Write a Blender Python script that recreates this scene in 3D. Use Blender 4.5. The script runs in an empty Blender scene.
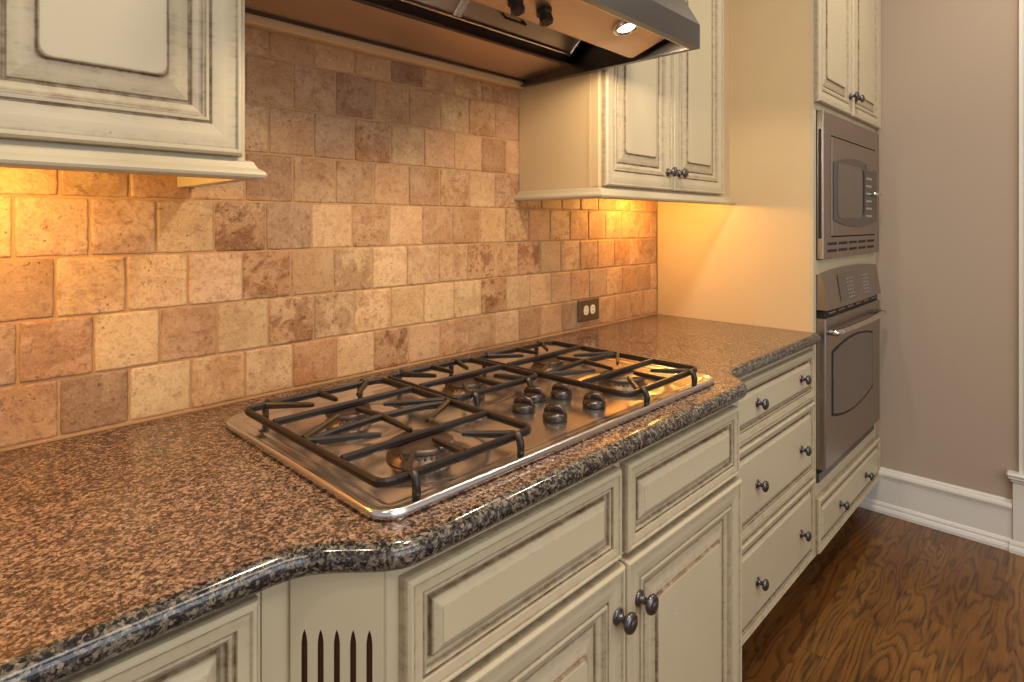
import bpy, math, random
from mathutils import Vector
R = random.Random(7)
S = bpy.context.scene
C = S.collection
PI = math.pi

# ------------------------------------------------------------------ camera
F, YAW, CZ, D = 589.84, 0.7712, 1.287, 1.2881
cd = bpy.data.cameras.new('camera'); cam = bpy.data.objects.new('camera', cd); C.objects.link(cam)
cd.sensor_width = 36; cd.lens = F * 36 / 1024; cd.clip_start = .01
cd.shift_y = -(341 - 223.75) / 1024
cam.location = (0, -D, CZ); cam.rotation_euler = (PI / 2, 0, YAW - PI / 2)
S.camera = cam

# ------------------------------------------------------------------ colour + node helpers
def lin(r, g, b):
    f = lambda v: v / 12.92 if v <= .04045 else ((v + .055) / 1.055) ** 2.4
    return (f(r / 255), f(g / 255), f(b / 255), 1)

class N:
    def __init__(s, name):
        s.m = bpy.data.materials.new(name); s.m.use_nodes = True
        s.t = s.m.node_tree; s.t.nodes.clear()
        s.out = s.t.nodes.new('ShaderNodeOutputMaterial'); s.b = s.t.nodes.new('ShaderNodeBsdfPrincipled')
        s.t.links.new(s.b.outputs[0], s.out.inputs[0])
    def n(s, typ, **kw):
        x = s.t.nodes.new('ShaderNode' + typ)
        for k, v in kw.items(): setattr(x, k, v)
        return x
    def put(s, sock, v):
        if isinstance(v, bpy.types.NodeSocket): s.t.links.new(v, sock)
        else: sock.default_value = v
    def set(s, **kw):
        for k, v in kw.items(): s.put(s.b.inputs[k.replace('_', ' ')], v)
    def coord(s, scale=(1, 1, 1), kind='Object', add=None):
        v = s.n('TexCoord').outputs[kind]
        if add is not None: v = s.vmath('ADD', v, add)
        mp = s.n('Mapping'); s.put(mp.inputs['Vector'], v); mp.inputs['Scale'].default_value = scale
        return mp.outputs[0]
    def vmath(s, op, a, b):
        x = s.n('VectorMath', operation=op); s.put(x.inputs[0], a); s.put(x.inputs[1], b); return x.outputs[0]
    def math(s, op, a, b=0., clamp=False):
        x = s.n('Math', operation=op); x.use_clamp = clamp; s.put(x.inputs[0], a); s.put(x.inputs[1], b); return x.outputs[0]
    def noise(s, vec, scale=5., detail=4., rough=.55, dist=0., out='Fac'):
        x = s.n('TexNoise'); s.put(x.inputs['Vector'], vec)
        for k, v in (('Scale', scale), ('Detail', detail), ('Roughness', rough), ('Distortion', dist)): x.inputs[k].default_value = v
        return x.outputs[out]
    def voro(s, vec, scale, feature='F1', out='Distance'):
        x = s.n('TexVoronoi', feature=feature); s.put(x.inputs['Vector'], vec); x.inputs['Scale'].default_value = scale
        return x.outputs[out]
    def ramp(s, fac, stops, interp='LINEAR'):
        x = s.n('ValToRGB'); s.put(x.inputs[0], fac); cr = x.color_ramp; cr.interpolation = interp
        while len(cr.elements) < len(stops): cr.elements.new(.5)
        for e, (p, c) in zip(cr.elements, stops):
            e.position = p; e.color = c if hasattr(c, '__len__') else (c, c, c, 1)
        return x.outputs[0]
    def mix(s, f, a, b, blend='MIX'):
        x = s.n('MixRGB', blend_type=blend); s.put(x.inputs[0], f); s.put(x.inputs[1], a); s.put(x.inputs[2], b); return x.outputs[0]
    def bump(s, h, strength=.3, dist=.002):
        x = s.n('Bump'); x.inputs['Strength'].default_value = strength; x.inputs['Distance'].default_value = dist
        s.put(x.inputs['Height'], h); s.put(s.b.inputs['Normal'], x.outputs[0])
    def attr(s, name, out='Fac'):
        x = s.n('Attribute', attribute_name=name); return x.outputs[out]

# ------------------------------------------------------------------ materials
def mat_plain(name, col, rough=.5, metal=0., noise=.0, nscale=30, **kw):
    m = N(name); c = col
    if noise:
        f = m.noise(m.coord(), nscale, 3); c = m.mix(m.math('MULTIPLY', f, noise), col, tuple(v * .45 for v in col[:3]) + (1,))
    m.set(Base_Color=c, Roughness=rough, Metallic=metal)
    for k, v in kw.items(): m.set(**{k: v})
    return m.m

def mat_cream(name, col, glaze):
    m = N(name)
    co = m.coord()
    n1 = m.noise(co, 5, 4); n2 = m.noise(co, 60, 5, .65)
    st = m.noise(m.coord((4, 4, 40)), 5, 3)
    a = m.attr('glaze')
    amt = m.math('MULTIPLY', a, m.ramp(n2, [(.3, .5), (.6, .88)]))
    edge = m.math('MULTIPLY', m.ramp(a, [(.04, 0.), (.12, 1.), (.5, 1.)]), m.ramp(m.math('MULTIPLY', st, n2), [(.24, 0.), (.38, .16)]))
    base = m.mix(m.ramp(n1, [(.3, 0.), (.7, .4)]), col, tuple(v * k for v, k in zip(col[:3], (.88, .85, .79))) + (1,))
    dots = m.ramp(m.voro(co, 14), [(.0, 1.), (.022, .8), (.034, 0.)])
    c = m.mix(m.math('MAXIMUM', m.math('ADD', amt, edge, True), m.math('MULTIPLY', dots, .5)), base, glaze)
    m.set(Base_Color=c, Roughness=.42); m.b.inputs['Specular IOR Level'].default_value = .4
    m.bump(n2, .06, .001)
    return m.m
GLAZE = lin(94, 64, 38)
CREAM = mat_cream('glazed_cream_paint', lin(199, 185, 155), GLAZE)
CREAM_WARMLIT = mat_cream('cream_warmlit_side', lin(212, 186, 144), lin(150, 112, 70))  # same cream paint, base tinted warmer to stand in for golden lamp light

def mat_granite(name, stops, spec, rough):
    m = N(name); co = m.coord()
    wv = m.n('VectorMath', operation='SCALE'); m.put(wv.inputs[0], m.noise(co, 160, 2, out='Color')); wv.inputs['Scale'].default_value = .006
    co2 = m.vmath('ADD', co, wv.outputs[0])
    cell = m.voro(co2, 230, out='Color'); sep = m.n('SeparateColor'); m.put(sep.inputs[0], cell)
    cell2 = m.voro(co2, 420, out='Color'); sep2 = m.n('SeparateColor'); m.put(sep2.inputs[0], cell2)
    v = m.math('ADD', m.math('ADD', m.math('MULTIPLY', sep.outputs[0], .34), m.math('MULTIPLY', sep2.outputs[0], .26)), m.math('MULTIPLY', m.noise(co, 190, 4, .7), .42))
    c = m.ramp(v, stops)
    c = m.mix(m.ramp(m.noise(co, 22, 3), [(.35, .22), (.65, 0.)]), c, lin(48, 36, 30))
    m.set(Base_Color=c, Roughness=rough); m.b.inputs['Specular IOR Level'].default_value = spec
    return m.m
GRANITE = mat_granite('speckled_brown_granite', [(.22, lin(24, 20, 19)), (.38, lin(56, 45, 40)), (.5, lin(98, 76, 63)), (.6, lin(134, 105, 86)), (.74, lin(164, 134, 110)), (.9, lin(182, 160, 138))], .5, .16)  # warm wall reflection put into the brown of the top
GRANITE_SHADED = mat_granite('speckled_granite_shaded_edge', [(.24, lin(12, 12, 15)), (.42, lin(32, 31, 34)), (.52, lin(76, 70, 64)), (.64, lin(118, 106, 90)), (.85, lin(152, 140, 124))], .6, .12)  # same stone as the top, darkened to paint the edge's shade

def mat_steel(name, col, rough, stretch):
    m = N(name); f = m.noise(m.coord(stretch), 8, 4, .6)
    m.set(Base_Color=m.mix(f, col, tuple(v * .8 for v in col[:3]) + (1,)), Metallic=1., Roughness=m.math('ADD', rough, m.math('MULTIPLY', f, .1)))
    return m.m
STEEL = mat_steel('brushed_steel', lin(222, 220, 222), .17, (2, 120, 120))
STEEL_DK = mat_steel('dark_brushed_steel', lin(114, 112, 112), .3, (2, 120, 120))
STEEL_AP = mat_steel('appliance_steel', lin(172, 161, 152), .28, (2, 90, 90))
CHROME = mat_plain('polished_steel', lin(215, 212, 210), .1, 1.)
COPPERY = mat_steel('hood_inner_steel', lin(222, 196, 172), .34, (2, 90, 90))
IRON = mat_plain('cast_iron', lin(40, 31, 27), .36, .25, .5, 60)
BURNER_CAP = mat_plain('enamelled_burner_cap', lin(70, 52, 42), .35, .2, .3, 40)
ALU = mat_plain('cast_aluminium', lin(128, 106, 90), .4, .9, .3, 60)
KNOB_PL = mat_plain('black_knob_plastic', lin(46, 32, 27), .25, 0, .3, 30)
PEWTER = mat_plain('dark_pewter', lin(112, 108, 110), .28, .9, .4, 90)
BLACK = mat_plain('black_gap', lin(16, 14, 14), .6)
DARKGLASS = mat_plain('dark_oven_glass', lin(92, 82, 75), .1, 0, .15, 3)
BEZEL = mat_plain('grey_bezel', lin(84, 76, 72), .3, .3)
BUTTON = mat_plain('pale_keypad_mark', lin(170, 165, 160), .5)
BRONZE = mat_plain('bronze_plate', lin(104, 82, 60), .45, .4, .2, 40)
IVORY = mat_plain('ivory_receptacle', lin(232, 220, 186), .4)
TAUPE = mat_plain('taupe_wall_paint', lin(176, 157, 139), .75, 0, .12, 2)
WHITE = mat_plain('white_trim_paint', lin(224, 219, 212), .4, 0, .06, 4)
CEIL = mat_plain('white_ceiling_paint', lin(228, 222, 212), .8, 0, .04, 3)
PLASTER = mat_plain('pale_grout', lin(190, 148, 104), .9, 0, .3, 60)
CLEAT = mat_plain('tan_painted_strip', lin(206, 164, 118), .5, 0, .15, 20)
DKBROWN = mat_plain('dark_brown_toe_kick', lin(70, 44, 26), .4, 0, .4, 12)  # dark brown all over, slightly mottled
GLAZE_M = mat_plain('dark_brown_glaze', lin(84, 50, 28), .5, 0, .3, 40)
LAMP = N('lit_lamp_lens'); LAMP.set(Base_Color=(1, .9, .7, 1), Emission_Color=(1, .86, .62, 1), Emission_Strength=14.); LAMP = LAMP.m

def _tile():
    m = N('tumbled_travertine')
    col = m.attr('tone', 'Color'); al = m.attr('tone', 'Alpha')
    co = m.coord(add=m.vmath('SCALE', col, (0, 0, 0)))
    ad = m.n('VectorMath', operation='SCALE'); m.put(ad.inputs[0], col); ad.inputs['Scale'].default_value = 37.
    co = m.coord(add=ad.outputs[0])
    n1 = m.noise(co, 22, 6, .62, .6); n2 = m.noise(co, 70, 5, .7, .3); n3 = m.noise(co, 9, 3)
    dk = m.mix(1., col, lin(188, 158, 130), 'MULTIPLY')
    lt = m.mix(.4, col, lin(232, 204, 162))
    c = m.mix(m.ramp(n3, [(.35, 0.), (.65, .6)]), col, lt)
    c = m.mix(m.math('MULTIPLY', al, m.ramp(n1, [(.46, 0.), (.58, 1.)])), c, dk)
    c = m.mix(m.math('MULTIPLY', m.ramp(n2, [(.52, 0.), (.66, .8)]), m.math('ADD', al, .25)), c, m.mix(1., dk, lin(196, 174, 152), 'MULTIPLY'))
    pit = m.math('MULTIPLY', m.ramp(m.noise(co, 170, 3, .6, .2), [(.29, 1.), (.37, 0.)]), m.ramp(m.noise(co, 14, 2), [(.42, 0.), (.6, 1.)]))
    gr = m.noise(co, 210, 4, .7)
    c = m.mix(m.ramp(gr, [(.5, 0.), (.68, .35)]), c, lin(132, 86, 54))
    c = m.mix(m.ramp(gr, [(.3, .2), (.45, 0.)]), c, lin(238, 212, 172))
    c = m.mix(m.math('MULTIPLY', pit, .6), c, lin(96, 60, 36))
    m.set(Base_Color=c, Roughness=.55); m.b.inputs['Specular IOR Level'].default_value = .35
    h = m.math('SUBTRACT', m.math('ADD', m.math('ADD', m.math('MULTIPLY', n2, .5), n1), m.math('MULTIPLY', gr, .3)), pit)
    m.bump(h, .8, .003)
    return m.m
TILE = _tile()

def _floor():
    m = N('stained_oak_planks')
    g = m.n('TexCoord').outputs['Object']; sp = m.n('SeparateXYZ'); m.put(sp.inputs[0], g)
    W = .083
    row = m.math('FLOOR', m.math('DIVIDE', sp.outputs[1], W))
    wn = m.n('TexWhiteNoise', noise_dimensions='1D'); m.put(wn.inputs['W'], row)
    xo = m.math('ADD', sp.outputs[0], m.math('MULTIPLY', wn.outputs['Value'], 1.3))
    seg = m.math('FLOOR', m.math('DIVIDE', xo, 1.25))
    wn2 = m.n('TexWhiteNoise', noise_dimensions='2D'); cb = m.n('CombineXYZ'); m.put(cb.inputs[0], row); m.put(cb.inputs[1], seg); m.put(wn2.inputs['Vector'], cb.outputs[0])
    idv = wn2.outputs['Value']
    cv = m.n('CombineXYZ'); m.put(cv.inputs[0], m.math('MULTIPLY', xo, .95)); m.put(cv.inputs[1], m.math('MULTIPLY', sp.outputs[1], 5.2)); m.put(cv.inputs[2], m.math('MULTIPLY', idv, 31.))
    big = m.noise(cv.outputs[0], 1.9, 2, .45, .35)
    rings = m.math('FRACT', m.math('MULTIPLY', big, 13.))
    dark = m.ramp(rings, [(0., .9), (.14, .55), (.4, .05), (.8, .0), (.95, .55), (1., .9)])
    cf = m.n('CombineXYZ'); m.put(cf.inputs[0], m.math('MULTIPLY', xo, 5.)); m.put(cf.inputs[1], m.math('MULTIPLY', sp.outputs[1], 160.)); m.put(cf.inputs[2], idv)
    fine = m.noise(cf.outputs[0], 1.6, 4, .6)
    base = m.ramp(idv, [(0., lin(100, 64, 28)), (.5, lin(122, 80, 36)), (1., lin(140, 96, 46))])
    base = m.mix(m.ramp(m.noise(m.coord(), 2.2, 3), [(.4, 0.), (.65, .5)]), base, lin(98, 58, 26))
    c = m.mix(m.math('MULTIPLY', dark, m.ramp(fine, [(.35, .35), (.6, 1.)])), base, lin(34, 20, 11))
    c = m.mix(m.ramp(fine, [(.52, 0.), (.7, .45)]), c, lin(66, 38, 18))
    fy = m.math('FRACT', m.math('DIVIDE', sp.outputs[1], W)); fx = m.math('FRACT', m.math('DIVIDE', xo, 1.25))
    gap = m.math('MAXIMUM', m.ramp(fy, [(0., 1.), (.018, 0.)]), m.ramp(fx, [(0., 1.), (.0016, 0.)]))
    c = m.mix(m.math('MULTIPLY', gap, .7), c, lin(36, 20, 10))
    m.set(Base_Color=c, Roughness=m.math('ADD', .2, m.math('MULTIPLY', fine, .2)))
    m.bump(m.math('SUBTRACT', fine, gap), .12, .001)
    return m.m
OAK = _floor()

# ------------------------------------------------------------------ mesh builder (world coordinates; build() shifts to the thing's origin)
class M:
    def __init__(s): s.v = []; s.f = []; s.mi = []; s.g = []; s.sm = []; s.tone = None
    def add(s, vs, fs, mi=0, g=0., smooth=False):
        o = len(s.v)
        for i, p in enumerate(vs):
            s.v.append(tuple(p)); s.g.append(g[i] if isinstance(g, (list, tuple)) else g)
        for f in fs: s.f.append([o + k for k in f]); s.mi.append(mi); s.sm.append(smooth)
        return o
    def box(s, x0, x1, y0, y1, z0, z1, mi=0, g=0., b=0.):
        if b:
            return s.rounded_box(x0, x1, y0, y1, z0, z1, b, mi, g)
        v = [(x, y, z) for z in (z0, z1) for (x, y) in ((x0, y0), (x1, y0), (x1, y1), (x0, y1))]
        s.add(v, [(0, 3, 2, 1), (4, 5, 6, 7), (0, 1, 5, 4), (1, 2, 6, 5), (2, 3, 7, 6), (3, 0, 4, 7)], mi, g)
    def rounded_box(s, x0, x1, y0, y1, z0, z1, b, mi=0, g=0.):
        b = min(b, (x1 - x0) / 2.01, (y1 - y0) / 2.01, (z1 - z0) / 2.01)
        rings = []
        for (z, i) in ((z0, b), (z0 + b, 0), (z1 - b, 0), (z1, b)):
            a0, a1, c0, c1 = x0 + i, x1 - i, y0 + i, y1 - i
            k = b if i == 0 else b * .4
            rings.append([(a0 + k, c0, z), (a1 - k, c0, z), (a1, c0 + k, z), (a1, c1 - k, z), (a1 - k, c1, z), (a0 + k, c1, z), (a0, c1 - k, z), (a0, c0 + k, z)])
        s.loft(rings, True, True, True, mi, g)
    def loft(s, rings, closed=True, cap0=False, cap1=False, mi=0, g=0., smooth=False):
        n = len(rings[0]); vs = [p for r in rings for p in r]
        gg = g
        if isinstance(g, (list, tuple)): gg = [g[i] for i, r in enumerate(rings) for p in r]
        fs = []
        for i in range(len(rings) - 1):
            for j in range(n if closed else n - 1):
                k = (j + 1) % n
                fs.append((i * n + j, i * n + k, (i + 1) * n + k, (i + 1) * n + j))
        o = s.add(vs, fs, mi, gg, smooth)
        if cap0: s.f.append([o + j for j in reversed(range(n))]); s.mi.append(mi); s.sm.append(False)
        if cap1: s.f.append([o + (len(rings) - 1) * n + j for j in range(n)]); s.mi.append(mi); s.sm.append(False)
        return o
    def prism(s, poly, axis, a, b, mi=0, g=0.):
        # poly: 2D points; axis 'x': (y,z) extruded along x; 'y': (x,z); 'z': (x,y)
        mk = {'x': lambda p, t: (t, p[0], p[1]), 'y': lambda p, t: (p[0], t, p[1]), 'z': lambda p, t: (p[0], p[1], t)}[axis]
        s.loft([[mk(p, a) for p in poly], [mk(p, b) for p in poly]], True, True, True, mi, g)
    def lathe(s, c, ax, prof, n=20, mi=0, smooth=True, g=0.):
        ax = Vector(ax).normalized(); u = ax.orthogonal().normalized(); w = ax.cross(u); c = Vector(c)
        rings = [[c + ax * h + (u * math.cos(2 * PI * k / n) + w * math.sin(2 * PI * k / n)) * r for k in range(n)] for r, h in prof]
        s.loft(rings, True, prof[0][0] > 1e-6, prof[-1][0] > 1e-6, mi, g, smooth)
    def bar(s, pts, w, h, mi=0, taper=None):
        # octagonal-section bar along a polyline, width w, height h
        P = [Vector(p) for p in pts]; rings = []
        for i, p in enumerate(P):
            d = ((P[i] - P[i - 1]).normalized() if i else Vector()) + ((P[i + 1] - P[i]).normalized() if i < len(P) - 1 else Vector())
            d.normalize(); up = Vector((0, 0, 1))
            if abs(d.z) > .9: up = Vector((0, 1, 0))
            sd = d.cross(up).normalized(); up = sd.cross(d).normalized()
            t = taper[i] if taper else 1.
            a, b = w / 2 * t, h / 2 * t
            rings.append([p + sd * x * a + up * y * b for x, y in ((1, -.5), (1, .5), (.5, 1), (-.5, 1), (-1, .5), (-1, -.5), (-.5, -1), (.5, -1))])
        s.loft(rings, True, True, True, mi, 0., False)
    def tube(s, pts, r, n=10, mi=0, rr=None):
        P = [Vector(p) for p in pts]; rings = []; prev = None
        for i, p in enumerate(P):
            d = ((P[i] - P[i - 1]).normalized() if i else Vector()) + ((P[i + 1] - P[i]).normalized() if i < len(P) - 1 else Vector())
            d.normalize()
            u = d.orthogonal().normalized() if prev is None else (prev - d * prev.dot(d)).normalized()
            prev = u; w = d.cross(u); q = rr[i] if rr else r
            rings.append([p + (u * math.cos(2 * PI * k / n) + w * math.sin(2 * PI * k / n)) * q for k in range(n)])
        s.loft(rings, True, True, True, mi, 0., True)
    def build(s, name, mats, parent=None, autosmooth=False):
        me = bpy.data.meshes.new(name)
        off = Vector((0, 0, 0)); p = parent
        while p is not None: off += p.location; p = p.parent
        me.from_pydata([tuple(Vector(v) - off) for v in s.v], [], s.f)
        for m in (mats if isinstance(mats, (list, tuple)) else [mats]): me.materials.append(m)
        me.polygons.foreach_set('material_index', s.mi); me.polygons.foreach_set('use_smooth', s.sm)
        a = me.attributes.new('glaze', 'FLOAT', 'POINT'); a.data.foreach_set('value', s.g)
        if s.tone:
            a = me.attributes.new('tone', 'FLOAT_COLOR', 'POINT')
            for i, t in enumerate(s.tone): a.data[i].color = t
        me.update()
        import bmesh
        bm = bmesh.new(); bm.from_mesh(me); bmesh.ops.recalc_face_normals(bm, faces=bm.faces); bm.to_mesh(me); bm.free()
        o = bpy.data.objects.new(name, me); C.objects.link(o); o.parent = parent
        return o

def thing(name, label, cat, loc, group=None):
    o = bpy.data.objects.new(name, None); C.objects.link(o); o.location = loc; o.empty_display_size = .05
    o['label'] = label; o['category'] = cat
    if group: o['group'] = group
    return o
def struct(o): o['kind'] = 'structure'; return o
def tag(o, label, cat, group=None):
    o['label'] = label; o['category'] = cat
    if group: o['group'] = group
    return o

def rrect(x0, x1, z0, z1, r, k=5):
    pts = []
    for cx, cz, a0 in ((x1 - r, z0 + r, -90), (x1 - r, z1 - r, 0), (x0 + r, z1 - r, 90), (x0 + r, z0 + r, 180)):
        for i in range(k):
            a = math.radians(a0 + 90 * i / (k - 1)); pts.append((cx + r * math.cos(a), cz + r * math.sin(a)))
    return pts

# profile rows: inset, height, glaze, corner radius
DOOR = [(0, 0, .5, 0), (0, .011, .55, 0), (.0015, .017, .1, 0), (.005, .0205, 0, 0), (.009, .0205, 0, 0), (.0115, .0175, .55, 0), (.014, .0175, .15, 0), (.030, .0175, .0, 0), (.046, .0155, .12, 0),
        (.0475, .0125, 1, 0), (.0495, .0125, .8, 0), (.0515, .016, .05, 0), (.055, .0165, .1, 0), (.0565, .0145, .75, 0), (.059, .0145, .3, 0), (.0605, .0125, .7, 0), (.066, .0105, .1, 0), (.072, .0085, .25, 0),
        (.074, .005, 1, 0), (.077, .005, .9, 0), (.079, .0075, .25, 0), (.092, .0105, .08, 0), (.1040, .0130, .35, .008), (.1062, .0130, 1, .011), (.108, .0165, .9, .013), (.1105, .0178, .05, .014), (.114, .018, 0, .015)]
DRAWER = [(0, 0, .5, 0), (0, .011, .5, 0), (.0015, .017, .1, 0), (.005, .0205, 0, 0), (.008, .0205, 0, 0), (.0105, .018, .55, 0), (.0128, .018, .1, 0), (.024, .0168, .06, 0), (.0255, .012, 1, 0), (.0275, .0125, .6, 0), (.030, .0150, .1, 0), (.033, .0135, .5, 0),
          (.0345, .0095, .9, 0), (.038, .0075, .3, 0), (.0405, .0045, .7, 0), (.0425, .0045, 1, 0), (.0434, .0100, .8, .001), (.0455, .0125, .12, .002), (.054, .0175, .05, .002), (.056, .0185, .3, .003), (.057, .0187, 0, .004)]
def sdraw(k): return [(i * k if i > .0095 else i, h, g, r) for i, h, g, r in DRAWER]
def scaled(k, hz=1.): return [(i * k if i > .0095 else i, h * hz, g, r * k) for i, h, g, r in DOOR]
def front(name, x0, x1, z0, z1, yf, parent, prof, mat=CREAM):
    m = M(); rings = []; gl = []
    for i, h, g, r in prof:
        rings.append([(x, yf - h, z) for x, z in rrect(x0 + i, x1 - i, z0 + i, z1 - i, max(r, 0.00001))]); gl.append(g)
    m.loft(rings, True, True, True, 0, gl)
    return m.build(name, mat, parent)
KNOB = [(.0, .0), (.0125, .0), (.0130, .0025), (.0105, .0045), (.0068, .006), (.0055, .010), (.0058, .015), (.0085, .018), (.0135, .0195), (.0158, .0225), (.0158, .0245), (.0140, .0280), (.0095, .0305), (.0088, .0300), (.0082, .0308), (.004, .0322), (0, .0326)]
def knob(x, y, z, parent, k=1.):
    m = M(); m.lathe((x, y, z), (0, -1, 0), [(r * k, h * k) for r, h in KNOB], 20); return m.build('knob', PEWTER, parent)

# ------------------------------------------------------------------ room shell
XW = 3.055
m = M(); m.box(-2.2, XW + .15, -3.6, .16, -.05, 0); struct(m.build('floor', OAK))
m = M(); m.box(-2.2, XW + .15, .010, .16, 0, 2.75); wall_back = struct(m.build('wall_back', PLASTER))
m = M(); m.box(XW, XW + .15, -3.6, .010, 0, 2.75); struct(m.build('wall_right', TAUPE))
m = M(); m.box(-2.2, XW + .15, -3.6, .16, 2.75, 2.80); struct(m.build('ceiling', CEIL))
ZT = .909

# tiles of the backsplash: one field, every tile its own tumbled slab
def tiles():
    m = M(); m.tone = []
    T = .1064; g = .0010
    pal = {'l': (206, 164, 118), 'L': (214, 175, 130), 't': (196, 150, 104), 'm': (186, 139, 96), 'b': (172, 124, 82), 'd': (148, 108, 78), 'o': (168, 110, 60), 'v': (170, 128, 95)}
    rowx = [.188, .1322, .183, .1264]
    # tones of the rows, from the tile right of the first joint on; upper case M/B = blotchy
    rows = ['dLtlolBltmlbmvmtmtm', 'mlmlMlltlLBlltmvtbm', 'llLBmtlltBtBtlmtbtm', 'lllBvtmtmbttmtmbtmt', 'tmtbmmtbmtmbmtmbttm', 'mbmtmvbmtmbmtvbmtmb', 'btbmmdbmtmvbmdtmbmt', 'mbmtbmbdmtbmdmbtmbm']
    for r in range(8):
        z0 = .9135 if r == 0 else ZT + T * r; z1 = min(ZT + T * (r + 1), 1.746)
        x0 = rowx[r % 2] + (0 if r > 3 else rowx[r] - rowx[r % 2])
        for i in range(-9, 20):
            a, b = x0 + T * i, x0 + T * (i + 1)
            a = max(a, -.75); b = min(b, 2.1995)
            if b - a < .012: continue
            ch = rows[r][i] if 0 <= i < len(rows[r]) else R.choice('tmlmbtv')
            bl = .75 if ch in 'BM' else R.uniform(.1, .5)
            col = pal[{'B': 'b', 'M': 'm'}.get(ch, ch)]; j = R.uniform(.94, 1.05)
            tone = lin(*[min(255, v * j * R.uniform(.985, 1.015)) for v in col])[:3] + (bl,)
            yo = R.uniform(-.0007, .0007); n = 9
            rings = []
            x_0, x_1, z_0, z_1 = a + g, b - g, z0 + g, z1 - g
            seedj = [R.uniform(0, .0013) for k in range(4 * n)]
            def ring(ins, y, jit):
                pts = []; q = 0; cr = .0035
                for (p0, p1, nx, nz) in (((x_0, z_0), (x_1, z_0), 0, 1), ((x_1, z_0), (x_1, z_1), -1, 0), ((x_1, z_1), (x_0, z_1), 0, -1), ((x_0, z_1), (x_0, z_0), 1, 0)):
                    for k in range(n):
                        t = k / n; e = ins + (seedj[q] * jit if k else .0022)
                        x = p0[0] + (p1[0] - p0[0]) * t; z = p0[1] + (p1[1] - p0[1]) * t
                        ex, ez = nx * e, nz * e
                        if k == 0:
                            pxn = {0: (1, 1), 1: (-1, 1), 2: (-1, -1), 3: (1, -1)}[q // n]; ex, ez = pxn[0] * e * .8, pxn[1] * e * .8
                        x += ex; z += ez
                        # keep inset clear of the neighbouring sides
                        x = min(max(x, x_0 + ins), x_1 - ins); z = min(max(z, z_0 + ins), z_1 - ins)
                        pts.append((x, y, z)); q += 1
                return pts
            rings = [ring(0, .010, .6), ring(.0, .0034 + yo, 1.), ring(.0008, .0018 + yo, 1.1), ring(.0022, .0005 + yo, 1.2), ring(.0045, yo, 1.)]
            before = len(m.v); m.loft(rings, True, False, True, 0, 0., False)
            m.tone += [tone] * (len(m.v) - before)
    return m.build('tile_backsplash', TILE, wall_back)
tb = tiles(); tb['label'] = 'square tumbled travertine tiles in mixed tan and brown tones'
m = M(); m.box(-.75, 2.1995, .0034, .0099, ZT + .004, 1.746); m.box(-.75, 2.1995, -.0015, .0099, ZT + .0005, ZT + .0042); m.build('grout', PLASTER, wall_back)

# painted strip on the wall under the hood
m = M(); m.box(.405, 1.352, -.03, -.002, 1.7085, 1.7305, b=.002); o = struct(m.build('trim_2', CLEAT))

# baseboard, built up from cap, board and shoe moulding
def baseboard(y0, y1, x):
    m = M()
    prof = [(0, 0), (-.030, 0), (-.030, .012), (-.026, .022), (-.022, .026), (-.022, .034), (-.018, .042), (-.014, .046), (-.014, .150), (-.017, .153), (-.017, .159), (-.022, .163), (-.024, .172), (-.021, .181), (-.013, .186), (-.013, .190), (-.006, .196), (0, .196)]
    m.loft([[(x + a, y, z) for a, z in prof] for y in (y0, y1)], True, True, True)
    return m
struct(baseboard(-1.082, -.35, XW - .001).build('baseboard_right', WHITE))
# cased opening pedestal at the right edge of the view
t = M(); yk0, yk1 = -1.40, -1.084
t.box(XW - .026, XW - .001, yk0, yk1, .0, .288)
t.box(XW - .045, XW - .001, yk0 - .01, yk1 + .014, .288, .300, b=.003); t.box(XW - .036, XW - .001, yk0 - .006, yk1 + .008, .276, .288, b=.003); t.box(XW - .050, XW - .001, yk0 - .012, yk1 + .018, .300, .312, b=.004)
t.box(XW - .022, XW - .001, yk0, -1.102, .312, 2.5); t.box(XW - .030, XW - .001, yk0, -1.118, .312, 2.5, b=.004)
prof = [(0, 0), (-.014, 0), (-.014, .012), (-.010, .022), (-.006, .026), (-.006, .034), (-.002, .044), (0, .046)]
t.loft([[(XW - .026 + a, y, z) for a, z in prof] for y in (yk0, yk1 + .010)], True, True, True)
struct(t.build('trim_1', WHITE))

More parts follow.
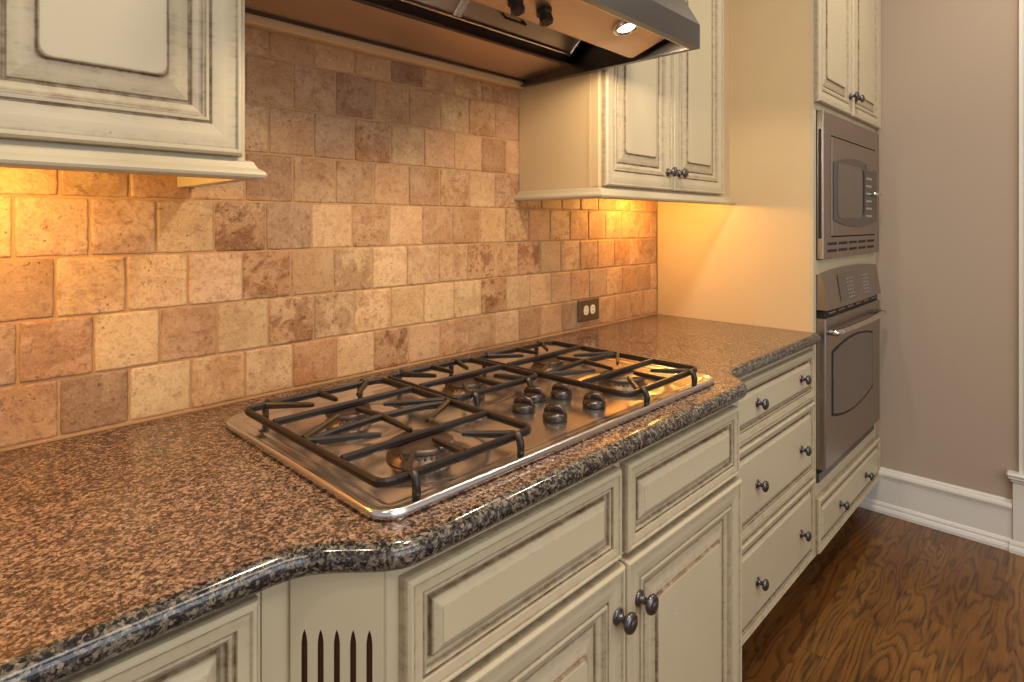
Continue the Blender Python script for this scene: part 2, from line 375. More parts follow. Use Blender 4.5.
# ------------------------------------------------------------------ countertop
def smooth(t): return t * t * (3 - 2 * t)
XL0, XL1 = .308, .418      # left ogee
XR0, XR1 = 1.386, 1.490
YR, YB = -.636, -.719
def counter():
    path = []
    for k in range(13): path.append((-.95 + (XL0 + .95) * k / 12, YR))
    for k in range(1, 24):
        t = k / 24; path.append((XL0 + (XL1 - XL0) * t, YR + (YB - YR) * (smooth(t) * .75 + t * .25)))
    for k in range(17): path.append((XL1 + (XR0 - XL1) * k / 16, YB))
    for k in range(1, 24):
        t = k / 24; path.append((XR0 + (XR1 - XR0) * t, YB + (YR - YB) * (smooth(t) * .75 + t * .25)))
    for k in range(9): path.append((XR1 + (2.199 - XR1) * k / 8, YR))
    # resample evenly, then smooth so the ogee turns are soft
    out = [path[0]]; step = .009; need = step
    for a, b in zip(path, path[1:]):
        L = math.hypot(b[0] - a[0], b[1] - a[1]); pos = 0.
        while L - pos >= need:
            pos += need; out.append((a[0] + (b[0] - a[0]) * pos / L, a[1] + (b[1] - a[1]) * pos / L)); need = step
        need -= L - pos
    path = out + [path[-1]]
    for _ in range(9):
        path = [path[0]] + [((a[0] + 2 * b[0] + c[0]) / 4, (a[1] + 2 * b[1] + c[1]) / 4) for a, b, c in zip(path, path[1:], path[2:])] + [path[-1]]
    nor = []
    for i, p in enumerate(path):
        a = path[max(i - 1, 0)]; b = path[min(i + 1, len(path) - 1)]
        d = Vector((b[0] - a[0], b[1] - a[1])).normalized(); nor.append((-d.y, d.x))   # into the slab
    m = M(); h = .0353; r = h / 2; rings = []
    for k in range(13):
        a = -PI / 2 + PI * k / 12
        ins = r * (1 - math.cos(a)) * .95; z = ZT - r + r * math.sin(a)
        rings.append([(p[0] + n[0] * ins, p[1] + n[1] * ins, z) for p, n in zip(path, nor)])
    rings = [[(p[0], min(p[1], -.003), p[2]) for p in r_] for r_ in rings]
    full = [r_ + [(2.199, -.003, r_[0][2]), (-.95, -.003, r_[0][2])] for r_ in rings]
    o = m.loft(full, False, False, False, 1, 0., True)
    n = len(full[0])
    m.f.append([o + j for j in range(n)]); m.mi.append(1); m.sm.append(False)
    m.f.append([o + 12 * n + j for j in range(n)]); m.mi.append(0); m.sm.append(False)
    m.f.append([o + k * n + (n - 1) for k in range(13)] + [o + k * n for k in reversed(range(13))]); m.mi.append(1); m.sm.append(False)
    # back face and the closing strip
    m.f.append([o + n - 2, o + n - 1, o + 12 * n + n - 1, o + 12 * n + n - 2]); m.mi.append(1); m.sm.append(False)
    for k, mm in zip(range(len(m.mi)), m.mi):
        pass
    # upper part of the rounded edge belongs to the brown top colour
    per = n - 1
    return m.build('countertop', [GRANITE, GRANITE_SHADED])
tag(counter(), 'brown speckled granite countertop with rounded edge coloured as in shade and curved bump-out', 'countertop')

# ------------------------------------------------------------------ base cabinets
ZC = .8735
YF = -.600; YFB = -.685
# left
t = thing('base_cabinet', 'cream glazed base cabinet under the near left end of the countertop', 'cabinet', (-.2, -.3, 0))
m = M(); m.box(-.94, .288, YF, -.004, .118, ZC); m.build('carcass', CREAM, t)
m = M(); m.box(-.94, .288, -.535, -.10, .0, .117); m.build('toe_kick', DKBROWN, t)
for x0, x1 in ((-.30, .280), (-.92, -.31)):
    front('drawer', x0, x1, .700, .862, YF, t, sdraw(1.)); front('door', x0, x1, .14, .690, YF, t, scaled(.9))
    knob((x0 + x1) / 2, YF - .018, .78, t)

# bump-out under the cooktop
t = thing('cooktop_cabinet', 'cream glazed cabinet bumped out under the cooktop with two doors and fluted corners', 'cabinet', (.9, -.3, 0))
m = M(); poly = [(.2895, -.004), (.2895, YF), (.3235, YF), (.404, YFB), (1.394, YFB), (1.4745, YF), (1.489, YF), (1.489, -.004)]
m.prism(poly, 'z', .10, ZC); m.build('carcass', CREAM, t)
m = M(); m.prism([(.34, -.10), (.34, -.53), (.45, -.60), (1.35, -.60), (1.44, -.53), (1.44, -.10)], 'z', 0, .099); m.build('toe_kick', DKBROWN, t)
def fluted(ax, ay, bx, by):
    # slotted pilaster on the angled corner: local u along, v = z, n outward
    import bmesh
    A = Vector((ax, ay, 0)); B = Vector((bx, by, 0)); L = (B - A).length; U = (B - A).normalized(); Nn = Vector((U.y, -U.x, 0))
    bm = bmesh.new()
    def loop(pts, d):
        vs = [bm.verts.new(A + U * u + Nn * d + Vector((0, 0, z))) for u, z in pts]
        return vs, [bm.edges.new((vs[i], vs[(i + 1) % len(vs)])) for i in range(len(vs))]
    d = .007; W0, W1 = .002, L - .002
    vo, eo = loop([(W0, .11), (W1, .11), (W1, ZC - .001), (W0, ZC - .001)], d)
    es = list(eo); slots = []
    for k in range(5):
        u = L / 2 + (k - 2) * .0195 ; w = .0036; zt, zb = .803, .22
        pts = [(u - w, zb), (u, zb - .016), (u + w, zb), (u + w, zt - .016), (u + w * .6, zt - .006), (u, zt), (u - w * .6, zt - .006), (u - w, zt - .016)]
        vs, e = loop(pts, d); es += e; slots.append(vs)
    bmesh.ops.triangle_fill(bm, use_beauty=True, edges=es)
    vb = [bm.verts.new(v.co - Nn * d * .98) for v in vo]
    for i in range(4): bm.faces.new((vo[i], vo[(i + 1) % 4], vb[(i + 1) % 4], vb[i]))
    for vs in slots:
        ib = [bm.verts.new(v.co - Nn * .0064) for v in vs]
        for i in range(len(vs)):
            f = bm.faces.new((vs[i], vs[(i + 1) % len(vs)], ib[(i + 1) % len(vs)], ib[i])); f.material_index = 1
        f = bm.faces.new(ib); f.material_index = 1
    bmesh.ops.recalc_face_normals(bm, faces=bm.faces)
    off = t.location
    for v in bm.verts: v.co -= off
    me = bpy.data.meshes.new('fluted_corner_panel'); bm.to_mesh(me); bm.free(); me.materials.append(CREAM); me.materials.append(GLAZE_M)
    me.attributes.new('glaze', 'FLOAT', 'POINT')
    o = bpy.data.objects.new('fluted_corner_panel', me); C.objects.link(o); o.parent = t; return o
fluted(.3245, YF - .001, .4035, YFB - .0005); fluted(1.3945, YFB - .0005, 1.4735, YF - .001)
for x0, x1 in ((.421, .881), (.899, 1.372)):
    front('false_drawer_front', x0, x1, .697, .856, YFB, t, sdraw(1.))
for x0, x1, kx in ((.421, .887, .863), (.891, 1.378, .932)):
    d = front('door', x0, x1, .125, .686, YFB, t, scaled(1.0, 1.15)); knob(kx, YFB - .020, .605, d, 1.12)

# drawer bank
t = thing('drawer_base_cabinet', 'cream glazed bank of three wide drawers between cooktop cabinet and oven tower', 'cabinet', (1.83, -.3, 0))
m = M(); m.box(1.490, 2.199, YF, -.004, .122, ZC); m.build('carcass', CREAM, t)
m = M(); m.box(1.490, 2.199, -.535, -.10, 0, .121); m.build('toe_kick', DKBROWN, t)
m = M()
for z0, z1 in ((.6755, .6895), (.4095, .4235)):
    m.loft([[(x, YF - y, z0 + (z1 - z0) * k) for y, k in ((0, 0), (.010, .05), (.014, .3), (.014, .7), (.010, .95), (0, 1))] for x in (1.4905, 2.1985)], True, True, True)
m.build('rail_moulding', CREAM, t)
for z0, z1, k in ((.692, .852, .86), (.426, .673, .8), (.137, .407, .8)):
    d = front('drawer', 1.500, 2.194, z0, z1, YF, t, sdraw(k))
    for kx in (1.690, 2.050): knob(kx, YF - .018, (z0 + z1) / 2 + (.006 if z0 > .6 else -.003), d, 1.0)

# oven tower
X0, X1 = 2.200, 3.052; YT = -.610
t = thing('oven_tower', 'tall cream cabinet tower housing microwave and oven beside the taupe wall', 'cabinet', (2.6, -.3, 0))
m = M(); m.box(X0, X0 + .019, YT + .012, -.0012, .122, 2.45); m.build('side_panel', CREAM_WARMLIT, t)
m = M(); m.box(X1 - .019, X1, YT + .012, -.004, .122, 2.45); m.build('side_panel', CREAM_WARMLIT, t)
m = M(); m.box(X0 + .02, X1 - .02, -.03, -.005, .122, 2.45); m.build('back_panel', CREAM_WARMLIT, t)
m = M()
AX0, AX1 = 2.234, 3.012
for a, b in ((X0, AX0 - .004), (AX1 + .004, X1)): m.box(a, b, YT, YT + .0119, .122, 2.45)
for a, b in ((.122, .372), (1.108, 1.158), (1.688, 2.45)): m.box(AX0 - .0039, AX1 + .0039, YT, YT + .0119, a, b)
m.box(X0 + .02, X1 - .02, YT + .012, -.031, .30, .366); m.box(X0 + .02, X1 - .02, YT + .012, -.031, 1.122, 1.152)
m.build('face_frame', CREAM, t)
m = M(); m.box(X0 + .001, X1 - .001, -.535, -.10, 0, .121); m.build('toe_kick', DKBROWN, t)
d = front('drawer', X0 + .004, X1 - .004, .142, .330, YT, t, sdraw(.86)); knob(2.445, YT - .018, .236, d); knob(2.80, YT - .018, .236, d)
for x0, x1, kx in ((X0 + .003, 2.612, 2.578), (2.618, X1 - .002, 2.655)):
    d = front('door', x0, x1, 1.712, 2.42, YT, t, scaled(.88)); knob(kx, YT - .018, 1.785, d)
m = M(); m.box(X0, X1, YT - .02, -.004, 2.451, 2.49, b=.006); m.box(X0, X1, YT - .035, -.004, 2.491, 2.53, b=.01); m.build('crown_moulding', CREAM, t)

# ---- microwave
def arc_outline(x0, x1, z0, z1, top, bot, n=14):
    p = [(x0 + (x1 - x0) * k / n, z0 - bot * (1 - (2 * k / n - 1) ** 2)) for k in range(n + 1)]
    p += [(x1 - (x1 - x0) * k / n, z1 + top * (1 - (2 * k / n - 1) ** 2)) for k in range(n + 1)]
    return p
def plate(pts, y0, y1, b, mi=0, M_=None):
    m = M_ or M(); cx = sum(p[0] for p in pts) / len(pts); cz = sum(p[1] for p in pts) / len(pts)
    w = max(p[0] for p in pts) - min(p[0] for p in pts); h = max(p[1] for p in pts) - min(p[1] for p in pts)
    sh = [(cx + (x - cx) * (1 - 2 * b / w), cz + (z - cz) * (1 - 2 * b / h)) for x, z in pts]
    m.loft([[(x, y0, z) for x, z in pts], [(x, y1 + b, z) for x, z in pts], [(x, y1, z) for x, z in sh]], True, True, True, mi)
    return m
YM = -.632
mw = thing('microwave', 'built-in stainless steel microwave with trim frame above the wall oven', 'microwave', (2.588, -.3, 1.16))
m = M(); m.box(AX0 + .01, AX1 - .01, -.604, -.10, 1.164, 1.68); m.build('body', BLACK, mw)
m = M()
for a, b, c, e in ((AX0, AX0 + .088, 1.162, 1.684), (AX1 - .062, AX1, 1.162, 1.684)): m.box(a, b, YM, YT - .001, c, e, b=.002)
m.box(AX0 + .088, AX1 - .062, YM, YT - .001, 1.606, 1.684); m.box(AX0 + .088, AX1 - .062, YM, YT - .001, 1.162, 1.238)
m.build('trim_frame', STEEL_AP, mw)
m = M(); m.box(AX0 - .001, AX0 + .0, YM + .006, YM + .016, 1.235, 1.62); m.build('side_vent', BLACK, mw)
m = M()
for zz in (1.215, 1.190):
    for k in range(5):
        x = AX0 + .05 + k * .132; m.box(x, x + .105, YM - .001, YM + .002, zz - .005, zz + .005)
m.build('vent_slot', BLACK, mw)
DX0, DX1 = AX0 + .0895, AX1 - .0635
d = plate([(DX0 + .004, 1.2425), (DX1 - .004, 1.2425), (DX1 - .004, 1.6015), (DX0 + .004, 1.6015)], -.602, YM - .0015, .001).build('door', STEEL_AP, mw)
plate(arc_outline(DX0 + .022, DX1 - .006, 1.298, 1.512, .030, .024), YM - .0010, YM - .006, .002).build('bezel', BEZEL, d)
plate(rrect(DX0 + .055, DX0 + .385, 1.308, 1.512, .035), YM - .0055, YM - .0075, .001).build('window', DARKGLASS, d)
plate([(DX0 + .398, 1.322), (DX0 + .420, 1.332), (DX0 + .420, 1.498), (DX0 + .398, 1.508)], YM - .0055, YM - .0072, .001).build('window_edge', BLACK, d)
for r_ in range(6):
    for q in range(3):
        x = DX0 + .452 + q * .030; z = 1.315 + r_ * .031
        m = M(); m.box(x, x + .016, YM - .0078, YM - .0058, z, z + .008); m.build('key', BUTTON, d)
m = M(); m.box(DX0 + .446, DX0 + .540, YM - .0078, YM - .0058, 1.505, 1.527); m.build('clock_display', DARKGLASS, d)
hx = DX1 - .100
m = M(); m.tube([(hx, YM - .005, 1.412), (hx, YM - .020, 1.412), (hx + .012, YM - .026, 1.412), (hx + .045, YM - .026, 1.412), (hx + .057, YM - .020, 1.412), (hx + .057, YM - .005, 1.412)], .008); m.build('handle', CHROME, d)

# ---- wall oven
AX1_MW = AX1; AX1 = 2.988
ov = thing('wall_oven', 'built-in stainless steel wall oven with arched window and bar handle', 'oven', (2.588, -.3, .37))
m = M(); m.box(AX0 + .01, AX1 - .01, -.590, -.10, .372, 1.120); m.build('body', BLACK, ov)
YO = -.640
m = M(); n = 14; top = []; bot = []
for k in range(n + 1):
    u = k / n; x = AX0 + (AX1 - AX0) * u; q = 1 - (2 * u - 1) ** 2
    top.append((x, YT - .016 - .008 * q, 1.108 + .014 * q)); bot.append((x, YO - .004 - .010 * q, .984 - .000 * q))
ba = [(x, YT - .0005, z) for x, y, z in top]; bb = [(x, YT - .0005, z) for x, y, z in bot]
m.loft([ba, top, bot, bb], False); m.f.append([k for k in range(n + 1)] + [3 * (n + 1) + k for k in reversed(range(n + 1))]); m.mi.append(0); m.sm.append(False)
for k in (0, n): m.f.append([k, n + 1 + k, 2 * (n + 1) + k, 3 * (n + 1) + k]); m.mi.append(0); m.sm.append(False)
cp = m.build('control_panel', STEEL_AP, ov)
def on_panel(u, v):  # point on the slanted front of the control panel
    x = AX0 + (AX1 - AX0) * u; q = 1 - (2 * u - 1) ** 2
    a = Vector((x, YT - .016 - .008 * q, 1.108 + .014 * q)); b = Vector((x, YO - .004 - .010 * q, .984)); return b.lerp(a, v)
m = M(); g = [[on_panel(.20 + .68 * i / 10, v) + Vector((0, -.0015, .0003)) for i in range(11)] for v in (.14, .86)]
m.loft(g, False); m.build('display', DARKGLASS, cp)
for r_ in range(6):
    for u in (.33, .37, .41, .62, .66, .70):
        p = on_panel(u, .2 + r_ * .1) + Vector((0, -.003, 0)); m = M(); m.box(p.x - .007, p.x + .007, p.y, p.y + .001, p.z - .002, p.z + .002); m.build('touch_key', BUTTON, cp)
m = M(); m.box(AX0 + .012, AX1 - .012, YT - .022, YT + .009, .955, .982); m.build('vent_gap', BLACK, ov)
m = M()
for k in range(6): m.box(AX0 + .05 + k * .115, AX0 + .13 + k * .115, YT - .026, YT - .0221, .966, .972)
m.build('vent_slat', STEEL_AP, ov)
d = plate([(AX0, .425), (AX1, .425), (AX1, .954), (AX0, .954)], -.592, YO, .004).build('door', STEEL_AP, ov)
plate(arc_outline(AX0 + .070, AX1 - .130, .600, .832, .026, .032), YO + .0002, YO - .0025, .0015).build('window_rim', BLACK, d)
plate(arc_outline(AX0 + .078, AX1 - .138, .608, .825, .026, .032), YO - .002, YO - .0035, .001).build('window', DARKGLASS, d)
m = M(); zz = .905; hp = []
for k in range(15):
    u = k / 14; q = 1 - (2 * u - 1) ** 2; hp.append((AX0 + .035 + (AX1 - AX0 - .085) * u, YO - .026 - .008 * q, zz + .0 * q))
hp = [(hp[0][0], YO + .001, zz)] + hp + [(hp[-1][0], YO + .001, zz)]
m.tube(hp, .0115, 12); m.build('handle', CHROME, d)
m = M(); m.box(AX0, AX1, YT - .008, -.592, .376, .408, b=.002); m.build('lower_trim', STEEL_DK, ov)
m = M(); m.box(AX0 + .004, AX1 - .004, YT - .004, -.592, .4085, .4245); m.build('door_gap', BLACK, ov)

# ------------------------------------------------------------------ upper cabinets
def light_rail(parent, x0, x1, y1, sides):
    m = M(); prof = [(0.006, 1.3885), (-.004, 1.3885), (-.008, 1.386), (-.010, 1.381), (-.013, 1.376), (-.018, 1.373), (-.0215, 1.370), (-.023, 1.366), (-.0215, 1.362), (-.018, 1.3595), (.006, 1.3585), (.012, 1.3585), (.012, 1.3885)]
    fr = []
    # front run with mitred returns: offset outward by -a in y and in x at the returns
    run = []
    for a, z in prof: run.append((a, z))
    L = [(x0 + (a if sides[0] else 0), y1 + a, z) for a, z in run]; Rr = [(x1 - (a if sides[1] else 0), y1 + a, z) for a, z in run]
    m.loft([L, Rr], True, not sides[0], not sides[1], 0, .05)
    if sides[0]: m.loft([[(x0 + a, -.003, z) for a, z in run], L], True, True, False)
    if sides[1]: m.loft([Rr, [(x1 - a, -.003, z) for a, z in run]], True, False, True)
    return m.build('light_rail', CREAM, parent)
YU = -.310
t = thing('upper_cabinet', 'cream glazed upper cabinet at top left of the range hood', 'cabinet', (0, -.15, 1.39))
m = M(); m.box(-.75, .384, YU, -.003, 1.389, 2.45); m.build('carcass', CREAM, t)
DB = DOOR
for x0, x1, kx in ((.010, .3755, .033), (-.361, .004, -.020), (-.732, -.367, -.39)):
    d = front('door', x0, x1, 1.394, 2.42, YU, t, DOOR); knob(kx, YU - .018, 1.47, d)
light_rail(t, -.75, .386, YU - .004, (False, True))
m = M(); m.box(-.75, .40, YU - .03, -.003, 2.451, 2.53, b=.01); m.build('crown_moulding', CREAM, t)
t = thing('upper_cabinet', 'cream glazed two-door upper cabinet between range hood and oven tower', 'cabinet', (1.76, -.15, 1.39))
m = M(); m.box(1.357, 2.199, YU, -.0012, 1.389, 2.45, 0); m.build('carcass', CREAM_WARMLIT, t)
m = M(); m.box(1.3555, 1.385, YU - .001, YU + .040, 1.389, 2.45, b=.003); m.box(1.3545, 1.3565, YU + .028, YU + .0385, 1.389, 2.45); m.build('face_frame', CREAM_WARMLIT, t)
for x0, x1, kx in ((1.366, 1.7365, 1.705), (1.7425, 2.112, 1.775)):
    d = front('door', x0, x1, 1.394, 2.42, YU, t, scaled(.92)); knob(kx, YU - .018, 1.452, d, 1.)
light_rail(t, 1.355, 2.199, YU - .004, (True, False))
m = M(); m.box(1.345, 2.162, YU - .03, -.003, 2.451, 2.53, b=.01); m.build('crown_moulding', CREAM, t)

# ------------------------------------------------------------------ range hood
HX0, HX1 = .430, 1.345
hd = thing('range_hood', 'stainless steel wall range hood with lamps and mesh filters above the cooktop', 'range hood', (.8875, -.3, 1.712))
m = M(); th = .004
outer = [(-.617, 1.712), (-.617, 1.770), (-.285, 2.36), (-.004, 2.36)]
def shell(xs, xe):
    # sloped front with lip, as a thin sheet
    o_ = [(-.617, 1.712), (-.617, 1.770), (-.285, 2.36), (-.004, 2.36), (-.004, 2.355), (-.290, 2.352), (-.611, 1.768), (-.611, 1.717), (-.600, 1.717), (-.600, 1.712)]
    m.loft([[(x, y, z) for y, z in o_] for x in (xs, xe)], True, True, True)
shell(HX0, HX1)
side = [(-.611, 1.712), (-.611, 1.766), (-.290, 2.350), (-.005, 2.350), (-.005, 1.733), (-.034, 1.733), (-.034, 1.712)]
for a, b in ((HX0, HX0 + .004), (HX1 - .004, HX1)): m.prism(side, 'x', a, b)
for a, b in ((HX0 + .004, HX0 + .016), (HX1 - .016, HX1 - .004)): m.box(a, b, -.600, -.034, 1.712, 1.716)
m.build('canopy', STEEL_DK, hd)
xi0, xi1 = HX0 + .005, HX1 - .005
m = M(); m.loft([[(x, -.036, 1.733), (x, -.222, 1.744), (x, -.222, 1.748), (x, -.036, 1.737)] for x in (xi0, xi1)], True, True, True); m.build('rear_panel', COPPERY, hd)
m = M(); m.box(xi0 + .02, xi1 - .04, -.238, -.223, 1.738, 1.768, b=.002); m.box(xi0, xi1, -.040, -.0345, 1.728, 1.736); m.build('filter_rail', mat_plain('dark_steel_rail', lin(70, 58, 50), .35, .7), hd)
# filters: mesh panels rising to the front, in bright frames
for a, b, hx in ((xi0 + .003, .8835, .66), (.8845, xi1 - .030, 1.04)):
    def fp(x, t_, o=0.): return (x, -.242 - .205 * t_ - o * .7, 1.768 + .185 * t_ - o * .7)
    m = M(); m.loft([[fp(a, 0), fp(b, 0), fp(b, 1), fp(a, 1)], [fp(a, 0, .006), fp(b, 0, .006), fp(b, 1, .006), fp(a, 1, .006)]], True, True, True); f_ = m.build('filter', STEEL_AP, hd)
    m = M()
    for p, q in (((a, 0), (b, 0)), ((a, 1), (b, 1)), ((a + .006, 0), (a + .006, 1)), ((b - .006, 0), (b - .006, 1))): m.bar([fp(p[0], p[1], .008), fp(q[0], q[1], .008)], .012, .007)
    m.build('filter_frame', STEEL, f_)
    m = M(); p0 = Vector(fp(hx - .035, .16, .004)); p1 = Vector(fp(hx + .035, .16, .004)); dn = Vector((0, -.013, -.013)); m.tube([p0, p0 + dn, p1 + dn, p1], .0032, 8); m.build('handle', IRON, f_)
# front control panel with lamps and knobs
cpf = [(-.456, 1.7125), (-.594, 1.756), (-.594, 1.764), (-.45, 1.96), (-.446, 1.96), (-.446, 1.7145)]
m = M(); m.prism(cpf, 'x', xi0 + .03, 1.300); lp = m.build('lamp_panel', COPPERY, hd)
m = M(); m.box(xi0, xi1, -.599, -.595, 1.7125, 1.76); m.build('front_lining', COPPERY, hd)
nrm = Vector((0, -.0435, -.138)).normalized()
def on_lp(x, y): return Vector((x, y, 1.7125 + (1.756 - 1.7125) * (-.456 - y) / .138))
for lx in (1.145, .63):
    c = on_lp(lx, -.538)
    m = M(); m.lathe(c - nrm * .001, nrm, [(.034, 0), (.034, .006), (.030, .009), (.023, .010), (.021, .006)], 24); l_ = m.build('lamp_ring', CHROME, hd)
    m = M(); m.lathe(c + nrm * .001, nrm, [(.021, 0), (.021, .004), (.013, .006), (0, .0065)], 24); m.build('lamp_lens', LAMP, l_)
for kx in (.827, .912):
    c = on_lp(kx, -.492)
    m = M(); m.lathe(c - nrm * .001, nrm, [(.018, 0), (.018, .008), (.014, .012), (.016, .028), (.011, .032), (0, .032)], 6, smooth=False); m.build('knob', KNOB_PL, hd)

# ------------------------------------------------------------------ cooktop
CX0, CX1, CY0, CY1 = .411, 1.354, -.664, -.121
BURN = [(.577, -.525, .050), (.577, -.302, .040), (.868, -.300, .046), (1.150, -.300, .040), (1.150, -.525, .050)]
ct = thing('cooktop', 'stainless steel five-burner gas cooktop set into the granite counter', 'cooktop', (.877, -.39, ZT))
def tray():
    m = M(); Rr = .040; nx, ny = 132, 72
    x0, x1, y0, y1 = CX0 + Rr, CX1 - Rr, CY0 + Rr, CY1 - Rr
    def zz(x, y):
        z = .0075
        for bx, by, br in BURN:
            r = math.hypot(x - bx, y - by)
            if r < .115:
                q = r / .115
                z -= .0052 * (smooth(min(1, (1 - q) / .22)))
                if r < .085: z += .0050 * smooth(min(1, (.085 - r) / .045))
        return ZT + max(z, .0018)
    grid = [[(x0 + (x1 - x0) * i / nx, y0 + (y1 - y0) * j / ny) for i in range(nx + 1)] for j in range(ny + 1)]
    vs = [(x, y, zz(x, y)) for r in grid for x, y in r]
    fs = [(j * (nx + 1) + i, j * (nx + 1) + i + 1, (j + 1) * (nx + 1) + i + 1, (j + 1) * (nx + 1) + i) for j in range(ny) for i in range(nx)]
    m.add(vs, fs, 0, 0., True)
    # border rings with rounded corners
    K = 7; per = []
    def seg(a, b, nrm, cnt):
        for k in range(cnt + 1): per.append((a[0] + (b[0] - a[0]) * k / cnt, a[1] + (b[1] - a[1]) * k / cnt, nrm))
    corners = [(x1, y0), (x1, y1), (x0, y1), (x0, y0)]
    seg((x0, y0), (x1, y0), -90, nx)
    for k in range(1, K): per.append((x1, y0, -90 + 90 * k / K))
    seg((x1, y0), (x1, y1), 0, ny)
    for k in range(1, K): per.append((x1, y1, 90 * k / K))
    seg((x1, y1), (x0, y1), 90, nx)
    for k in range(1, K): per.append((x0, y1, 90 + 90 * k / K))
    seg((x0, y1), (x0, y0), 180, ny)
    for k in range(1, K): per.append((x0, y0, 180 + 90 * k / K))
    prof = [(0, .0075), (.006, .0076), (.009, .0082), (.012, .0098), (.016, .0102), (.026, .0106), (.031, .0126), (.034, .0140), (.037, .0134), (.0392, .0108), (.040, .007), (.040, .0008)]
    rings = [[(x + d * math.cos(math.radians(a)), y + d * math.sin(math.radians(a)), (zz(x, y) if d == 0 else ZT + h)) for x, y, a in per] for d, h in prof]
    m.loft(rings, True, False, True, 0, 0., True)
    return m.build('tray', STEEL, ct)
tray()
for bx, by, br in BURN:
    zb = ZT + .0072
    m = M(); m.lathe((bx, by, zb), (0, 0, 1), [(br * 1.12, 0), (br * 1.12, .004), (br * .95, .009), (br * .93, .016), (br * .96, .017)], 36)
    for k in range(30):
        a = 2 * PI * k / 30; c_, s_ = math.cos(a), math.sin(a); q = br * .93
        m.tube([(bx + c_ * q, by + s_ * q, zb + .0085), (bx + c_ * q, by + s_ * q, zb + .0165)], .0022, 5)
    b_ = m.build('burner', ALU, ct)
    m = M(); m.lathe((bx, by, zb + .0165), (0, 0, 1), [(br * 1.0, 0), (br * 1.05, .002), (br * 1.04, .006), (br * .93, .009), (br * .5, .0105), (0, .011)], 36); m.build('burner_cap', BURNER_CAP, b_)
# knobs: skirted, with a finger ridge
for kx, ky in ((.858, -.487), (.860, -.566), (.984, -.480), (.976, -.572), (.926, -.452)):
    z = ZT + .0078
    m = M(); m.lathe((kx, ky, z), (0, 0, 1), [(.0225, 0), (.0238, .003), (.0232, .008), (.0205, .0115), (.016, .0135), (.008, .0145), (0, .0148)], 28)
    kn = m.build('control_knob', KNOB_PL, ct)
    m = M(); ang = math.radians(72); u = Vector((math.cos(ang), -math.sin(ang), 0)); w = Vector((u.y, -u.x, 0)); c = Vector((kx, ky, z))
    rings = []
    for k in range(11):
        s_ = -1 + 2 * k / 10; L = .0225 * s_; hw = .0052 * math.sqrt(max(.06, 1 - s_ * s_ * .9)); top = .010 + .018 * math.sqrt(max(0, 1 - (s_ * .95) ** 2))
        rings.append([c + u * L + w * x * hw + Vector((0, 0, y)) for x, y in ((-1, .010), (-.85, top * .8), (-.4, top), (.4, top), (.85, top * .8), (1, .010))])
    m.loft(rings, True, True, True, 0, 0., True); m.build('finger_ridge', KNOB_PL, kn)

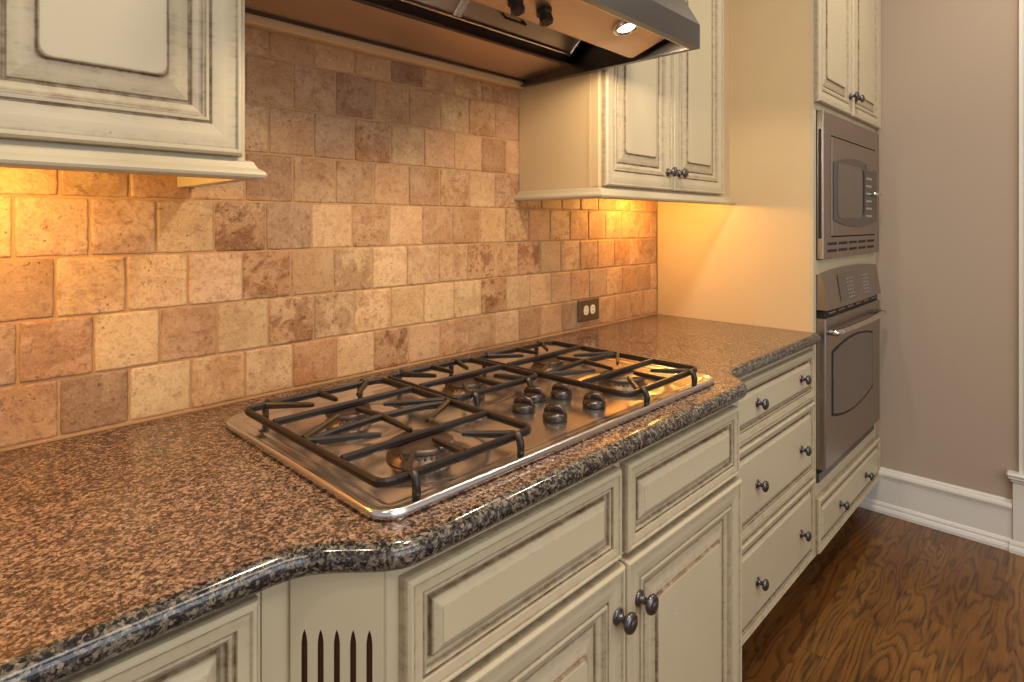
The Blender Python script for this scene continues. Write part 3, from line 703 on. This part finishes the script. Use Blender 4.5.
# ---- grates
ZG = ZT + .0445
def grate(label, x0, x1, y0, y1, burners, cross):
    g = thing('cooktop_grate', label, 'grate', ((x0 + x1) / 2, (y0 + y1) / 2, ZT + .010), 'cast iron grates on the cooktop')
    r = .018; w, h = .0085, .0125
    m = M(); pts = []
    for (cx, cy, a0) in ((x1 - r, y0 + r, -90), (x1 - r, y1 - r, 0), (x0 + r, y1 - r, 90), (x0 + r, y0 + r, 180)):
        for k in range(6):
            a = math.radians(a0 + 90 * k / 5); pts.append((cx + r * math.cos(a), cy + r * math.sin(a)))
    sec = [(1, -.5), (1, .5), (.5, 1), (-.5, 1), (-1, .5), (-1, -.5), (-.5, -1), (.5, -1)]
    rings = []; n = len(pts)
    for i, p in enumerate(pts):
        a = Vector(pts[i - 1]); b = Vector(pts[(i + 1) % n]); d = (b - a).normalized(); nn = Vector((d.y, -d.x))
        rings.append([(p[0] + nn.x * sx * w / 2, p[1] + nn.y * sx * w / 2, ZG - h / 2 + sy * h / 2) for sx, sy in sec])
    rings.append(rings[0]); m.loft(rings, True, False, False, 0, 0., False); m.build('frame', IRON, g)
    def fing(a, b, drop=0.):
        m = M(); A = Vector((a[0], a[1], ZG - .0055)); B = Vector((b[0], b[1], ZG - .004))
        m.bar([A, A.lerp(B, .15), A.lerp(B, .9), B], .0086, .0115, taper=(1.1, 1.05, .8, .6)); m.build('finger', IRON, g)
    for bx, by in burners:
        m = M(); m.bar([(x0 + .004, by, ZG - .004), (x1 - .004, by, ZG - .004)], .0085, .0125); m.build('crossbar', IRON, g)
        lo, hi = by - .113, by + .113
        for sx in (-1, 1):
            for sy in (-1, 1):
                yy = by + sy * .108; inner = (y0 < yy - .05 and sy < 0) or (yy + .05 < y1 and sy > 0)
                xe = (x0 if sx < 0 else x1) + (-sx) * (.004 if inner else .040)
                ye = (by + sy * .105) if inner else (y1 - .004 if sy > 0 else y0 + .004)
                fing((xe, ye), (bx + sx * .046, by + sy * .045))
        if by + .15 > y1: fing((bx, y1 - .004), (bx, by + .044))
        if by - .15 < y0: fing((bx, y0 + .004), (bx, by - .030))
    if cross:
        yc = (burners[0][1] + burners[1][1]) / 2; bx = burners[0][0]
        m = M(); m.bar([(x0 + .004, yc, ZG - .010), (bx - .09, yc, ZG - .004), (bx, yc, ZG - .001), (bx + .09, yc, ZG - .004), (x1 - .004, yc, ZG - .010)], .0095, .012); m.build('crossbar', IRON, g)
        m = M(); m.bar([(bx, yc - .083, ZG - .005), (bx, yc, ZG - .001), (bx, yc + .083, ZG - .005)], .0095, .012, taper=(.65, 1, .65)); m.build('finger', IRON, g)
    fx = (x0 + .045, x1 - .045)
    for x in fx:
        for y, sy in ((y0, -1), (y1, 1)):
            zf = ZT + .0088
            m = M(); m.tube([(x, y - sy * .004, ZG - .004), (x, y + sy * .006, ZG - .003), (x, y + sy * .012, ZG - .010), (x, y + sy * .014, ZG - .020), (x, y + sy * .013, zf)], .0062, 10, rr=(.0055, .0062, .0064, .0062, .0058)); m.build('foot', IRON, g)
grate('left cast iron grate nearest the camera, over two burners of the cooktop', .431, .724, -.634, -.188, [(.577, -.525), (.577, -.302)], True)
grate('short middle cast iron grate over the single centre burner behind the knobs', .740, .984, -.416, -.180, [(.868, -.300)], False)
grate('right cast iron grate beyond the knobs, over the two far burners', .998, 1.290, -.640, -.188, [(1.150, -.525), (1.150, -.302)], True)

# ------------------------------------------------------------------ outlet
t = thing('wall_outlet', 'bronze outlet plate with ivory receptacles on the tile backsplash', 'outlet', (1.718, 0, .977))
plate(rrect(1.657, 1.779, .938, 1.016, .004), -.0005, -.007, .003).build('cover_plate', BRONZE, t)
for x in (1.699, 1.738):
    plate(rrect(x - .0145, x + .0145, .960, .994, .013), -.0065, -.0085, .001).build('receptacle', IVORY, t)
    m = M()
    for dz in (-.006, .006): m.box(x - .004, x + .004, -.0089, -.0084, .977 + dz - .0012, .977 + dz + .0012)
    m.build('slot', BLACK, t)

# ------------------------------------------------------------------ lights
def light(typ, name, loc, power, col, **kw):
    l = bpy.data.lights.new(name, typ); l.energy = power; l.color = col
    tgt = kw.pop('target', None)
    for k, v in kw.items(): setattr(l, k, v)
    o = bpy.data.objects.new(name, l); C.objects.link(o); o.location = loc
    if tgt: o.rotation_euler = (Vector(tgt) - Vector(loc)).to_track_quat('-Z', 'Y').to_euler()
    return o
GOLD = (1., .57, .13)
for lx, ly, pw in ((.05, -.19, 4.2), (-.45, -.19, 3.0), (1.92, -.15, 4.6)):
    light('POINT', 'under_cabinet_lamp', (lx, ly, 1.372), pw, GOLD, shadow_soft_size=.012)
for lx in (1.145, .63):
    c = on_lp(lx, -.538) + nrm * .012
    light('SPOT', 'hood_lamp', c, 16. if lx > 1 else 12., (1, .78, .52), spot_size=math.radians(158 if lx > 1 else 132), spot_blend=.45, shadow_soft_size=.02, target=c + Vector((.40 if lx > 1 else 0, .15, -1)))
for lx, ly, pw in ((.9, -1.0, 15), (2.35, -1.25, 11), (-.5, -1.1, 8)):  # right lamp added to brighten the oven side; middle one follows the cabinet shadow
    light('AREA', 'ceiling_can_and_fill', (lx, ly, 2.735), pw, (1, .88, .70), shape='DISK', size=.16)
light('AREA', 'ceiling_fill', (.5, -2.2, 2.72), 30, (1, .92, .80), shape='RECTANGLE', size=1.8, size_y=1.0, target=(.6, -1.4, 0))  # broad unseen fill added overhead for even room brightness
light('AREA', 'window_light', (.3, -3.5, 1.75), 27, (.82, .90, 1), shape='RECTANGLE', size=2.4, size_y=1.3, target=(.9, -.4, 1.0))
w = bpy.data.worlds.new('world'); S.world = w; w.use_nodes = True
w.node_tree.nodes['Background'].inputs[0].default_value = (1., .95, .90, 1); w.node_tree.nodes['Background'].inputs[1].default_value = .5
S.view_settings.view_transform = 'Standard'; S.view_settings.look = 'None'; S.view_settings.exposure = 0.
